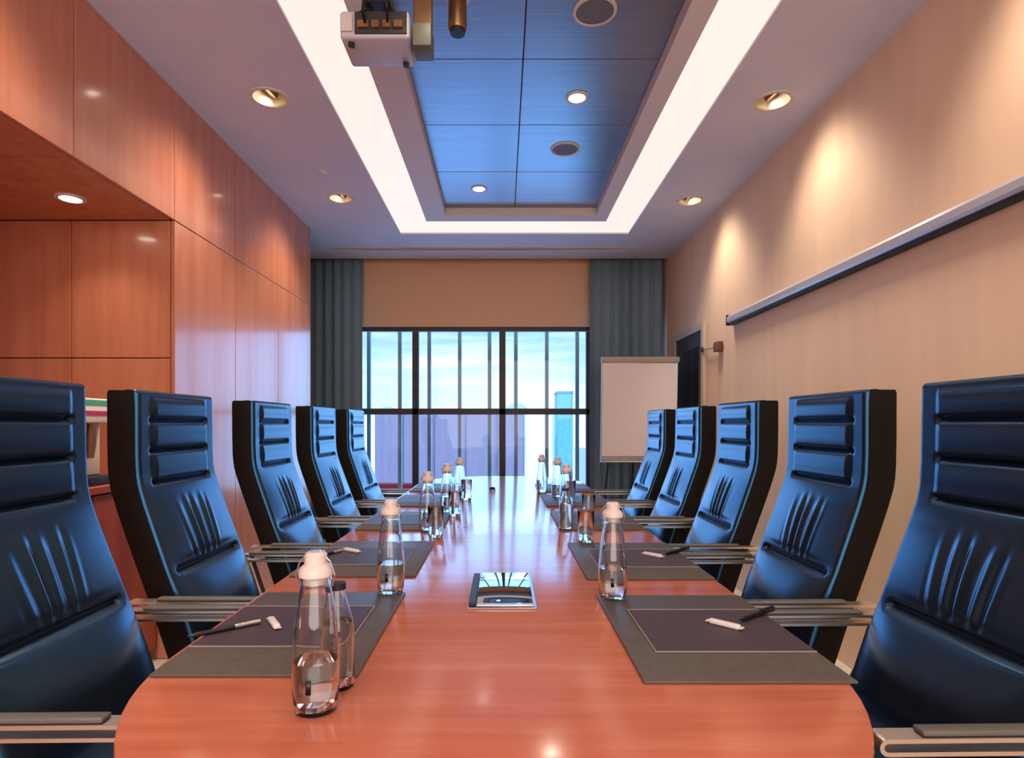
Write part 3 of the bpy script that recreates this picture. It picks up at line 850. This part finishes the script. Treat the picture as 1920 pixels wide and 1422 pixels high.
# ------------------------------------------------------------------ alcove: sideboard, coffee machine
sdb = thing('sideboard', 'red brown wooden sideboard standing in the wood alcove', 'sideboard', (0, 0, 0))
SX0, SX1, SY0, SY1 = XB + .04, -1.74, 1.13, 2.95
MB().box((SX0, SY0, .06), (SX1 - .022, SY1, .89)).build('carcass', M['sideboard'], sdb, 0)
MB().box((SX0, SY0 - .01, .891), (SX1 + .01, SY1, .925), .003, 1).build('top', M['sideboard'], sdb)
MB().box((SX0 + .03, SY0 + .03, 0), (SX1 - .07, SY1 - .03, .059)).build('plinth', M['plastic'], sdb, 0)
for k in range(4):
    y = SY0 + k * .455
    dd = MB().box((SX1 - .021, y + .003, .07), (SX1, y + .452, .885), .002, 1).build('door', M['sideboard'], sdb)
    hn = MB().tube((SX1 + .022, y + .40, .60), (SX1 + .022, y + .40, .76), .006, 12)
    for z in (.62, .74): hn.tube((SX1 + .022, y + .40, z), (SX1 + .0005, y + .40, z), .004, 10)
    hn.build('handle', M['chrome'], dd)
cfm = thing('coffee_machine', 'cream coffee machine on the sideboard glimpsed between the first two chairs', 'coffee machine', (-1.925, 2.52, .9255), PI / 2)
MB().box((-.13, -.16, .0), (.13, .16, .04), .006, 2).build('drip_tray', M['plastic'], cfm)
MB().box((-.13, -.11, .041), (.13, .16, .27), .008, 2).build('body', M['creambody'], cfm)
MB().box((-.13, -.16, .271), (.13, .16, .38), .01, 2).build('brew_head', M['creambody'], cfm)
MB().box((-.131, -.1625, .35), (.131, -.1605, .372)).build('green_strip', M['green'], cfm, 0)
MB().box((-.10, -.1625, .305), (.10, -.1605, .325)).build('red_strip', M['red'], cfm, 0)
sp = MB()
for x in (-.03, .03): sp.lathe([(0, .12), (.012, .12), (.02, .18), (.022, .27), (0, .27)], (x, -.135, 0), 18)
sp.build('spout', M['brown'], cfm)

# ------------------------------------------------------------------ light
day = lamp('AREA', 'daylight', (-.2, 7.0, 1.75), 60, (.16, .47, 1.0), size=3.8, size_y=2.6)
day.rotation_euler = (R(-90), 0, 0)   # -Z towards -Y
sun = lamp('SUN', 'sun', (0, 0, 30), 2.6, (1, .98, .95)); sun.rotation_euler = (R(48), 0, R(-25))

back = lamp('AREA', 'added_fill', (.2, -2.1, 1.7), 55, (1, .93, .88), size=3.6, size_y=2.2); back.rotation_euler = (R(90), 0, 0)  # soft fill lamp added behind the camera to lift the whole room
wld = bpy.data.worlds.new('sky'); SC.world = wld; wld.use_nodes = True
nt = wld.node_tree; nt.nodes.clear()
out = nt.nodes.new('ShaderNodeOutputWorld'); bg = nt.nodes.new('ShaderNodeBackground')
tc = nt.nodes.new('ShaderNodeTexCoord'); sx = nt.nodes.new('ShaderNodeSeparateXYZ')
nt.links.new(tc.outputs['Generated'], sx.inputs[0])
cr = nt.nodes.new('ShaderNodeValToRGB')
el = cr.color_ramp.elements
el[0].position = 0.0; el[0].color = lin((214, 244, 252)); el[1].position = .6; el[1].color = lin((112, 176, 224))
k = el.new(.05); k.color = lin((200, 234, 248)); k = el.new(.14); k.color = lin((158, 206, 238))
nt.links.new(sx.outputs['Z'], cr.inputs['Fac'])
mp = nt.nodes.new('ShaderNodeMapping'); mp.inputs['Scale'].default_value = (2, 2, 18)
nt.links.new(tc.outputs['Generated'], mp.inputs['Vector'])
nz = nt.nodes.new('ShaderNodeTexNoise'); nz.inputs['Scale'].default_value = 2.2; nz.inputs['Detail'].default_value = 6
nt.links.new(mp.outputs['Vector'], nz.inputs['Vector'])
rr = nt.nodes.new('ShaderNodeValToRGB'); rr.color_ramp.elements[0].position = .48; rr.color_ramp.elements[1].position = .72
nt.links.new(nz.outputs['Fac'], rr.inputs['Fac'])
mx = nt.nodes.new('ShaderNodeMix'); mx.data_type = 'RGBA'
nt.links.new(rr.outputs['Color'], mx.inputs['Factor']); nt.links.new(cr.outputs['Color'], mx.inputs['A']); mx.inputs['B'].default_value = lin((226, 244, 252))
nt.links.new(mx.outputs['Result'], bg.inputs['Color']); bg.inputs['Strength'].default_value = .74
nt.links.new(bg.outputs[0], out.inputs[0])

# ------------------------------------------------------------------ camera
cd = bpy.data.cameras.new('camera'); cam = bpy.data.objects.new('camera', cd); C.objects.link(cam)
cam.location = (0, 0, CAM); cam.rotation_euler = (R(90), 0, 0)
cd.sensor_width = 36; cd.lens = 1100 / 1920 * 36
cd.shift_x = (960 - 942) / 1920; cd.shift_y = (797 - 711) / 1920
cd.clip_start = .02; cd.clip_end = 1000
SC.camera = cam
SC.view_settings.view_transform = 'Standard'; SC.view_settings.look = 'None'
SC.view_settings.gamma = 1.0; SC.view_settings.use_curve_mapping = False
SC.view_settings.exposure = 1.0
SC.cycles.use_denoising = True
SC.cycles.max_bounces = 10
SC.cycles.transparent_max_bounces = 12
SC.cycles.sample_clamp_indirect = 6
SC.cycles.caustics_reflective = False
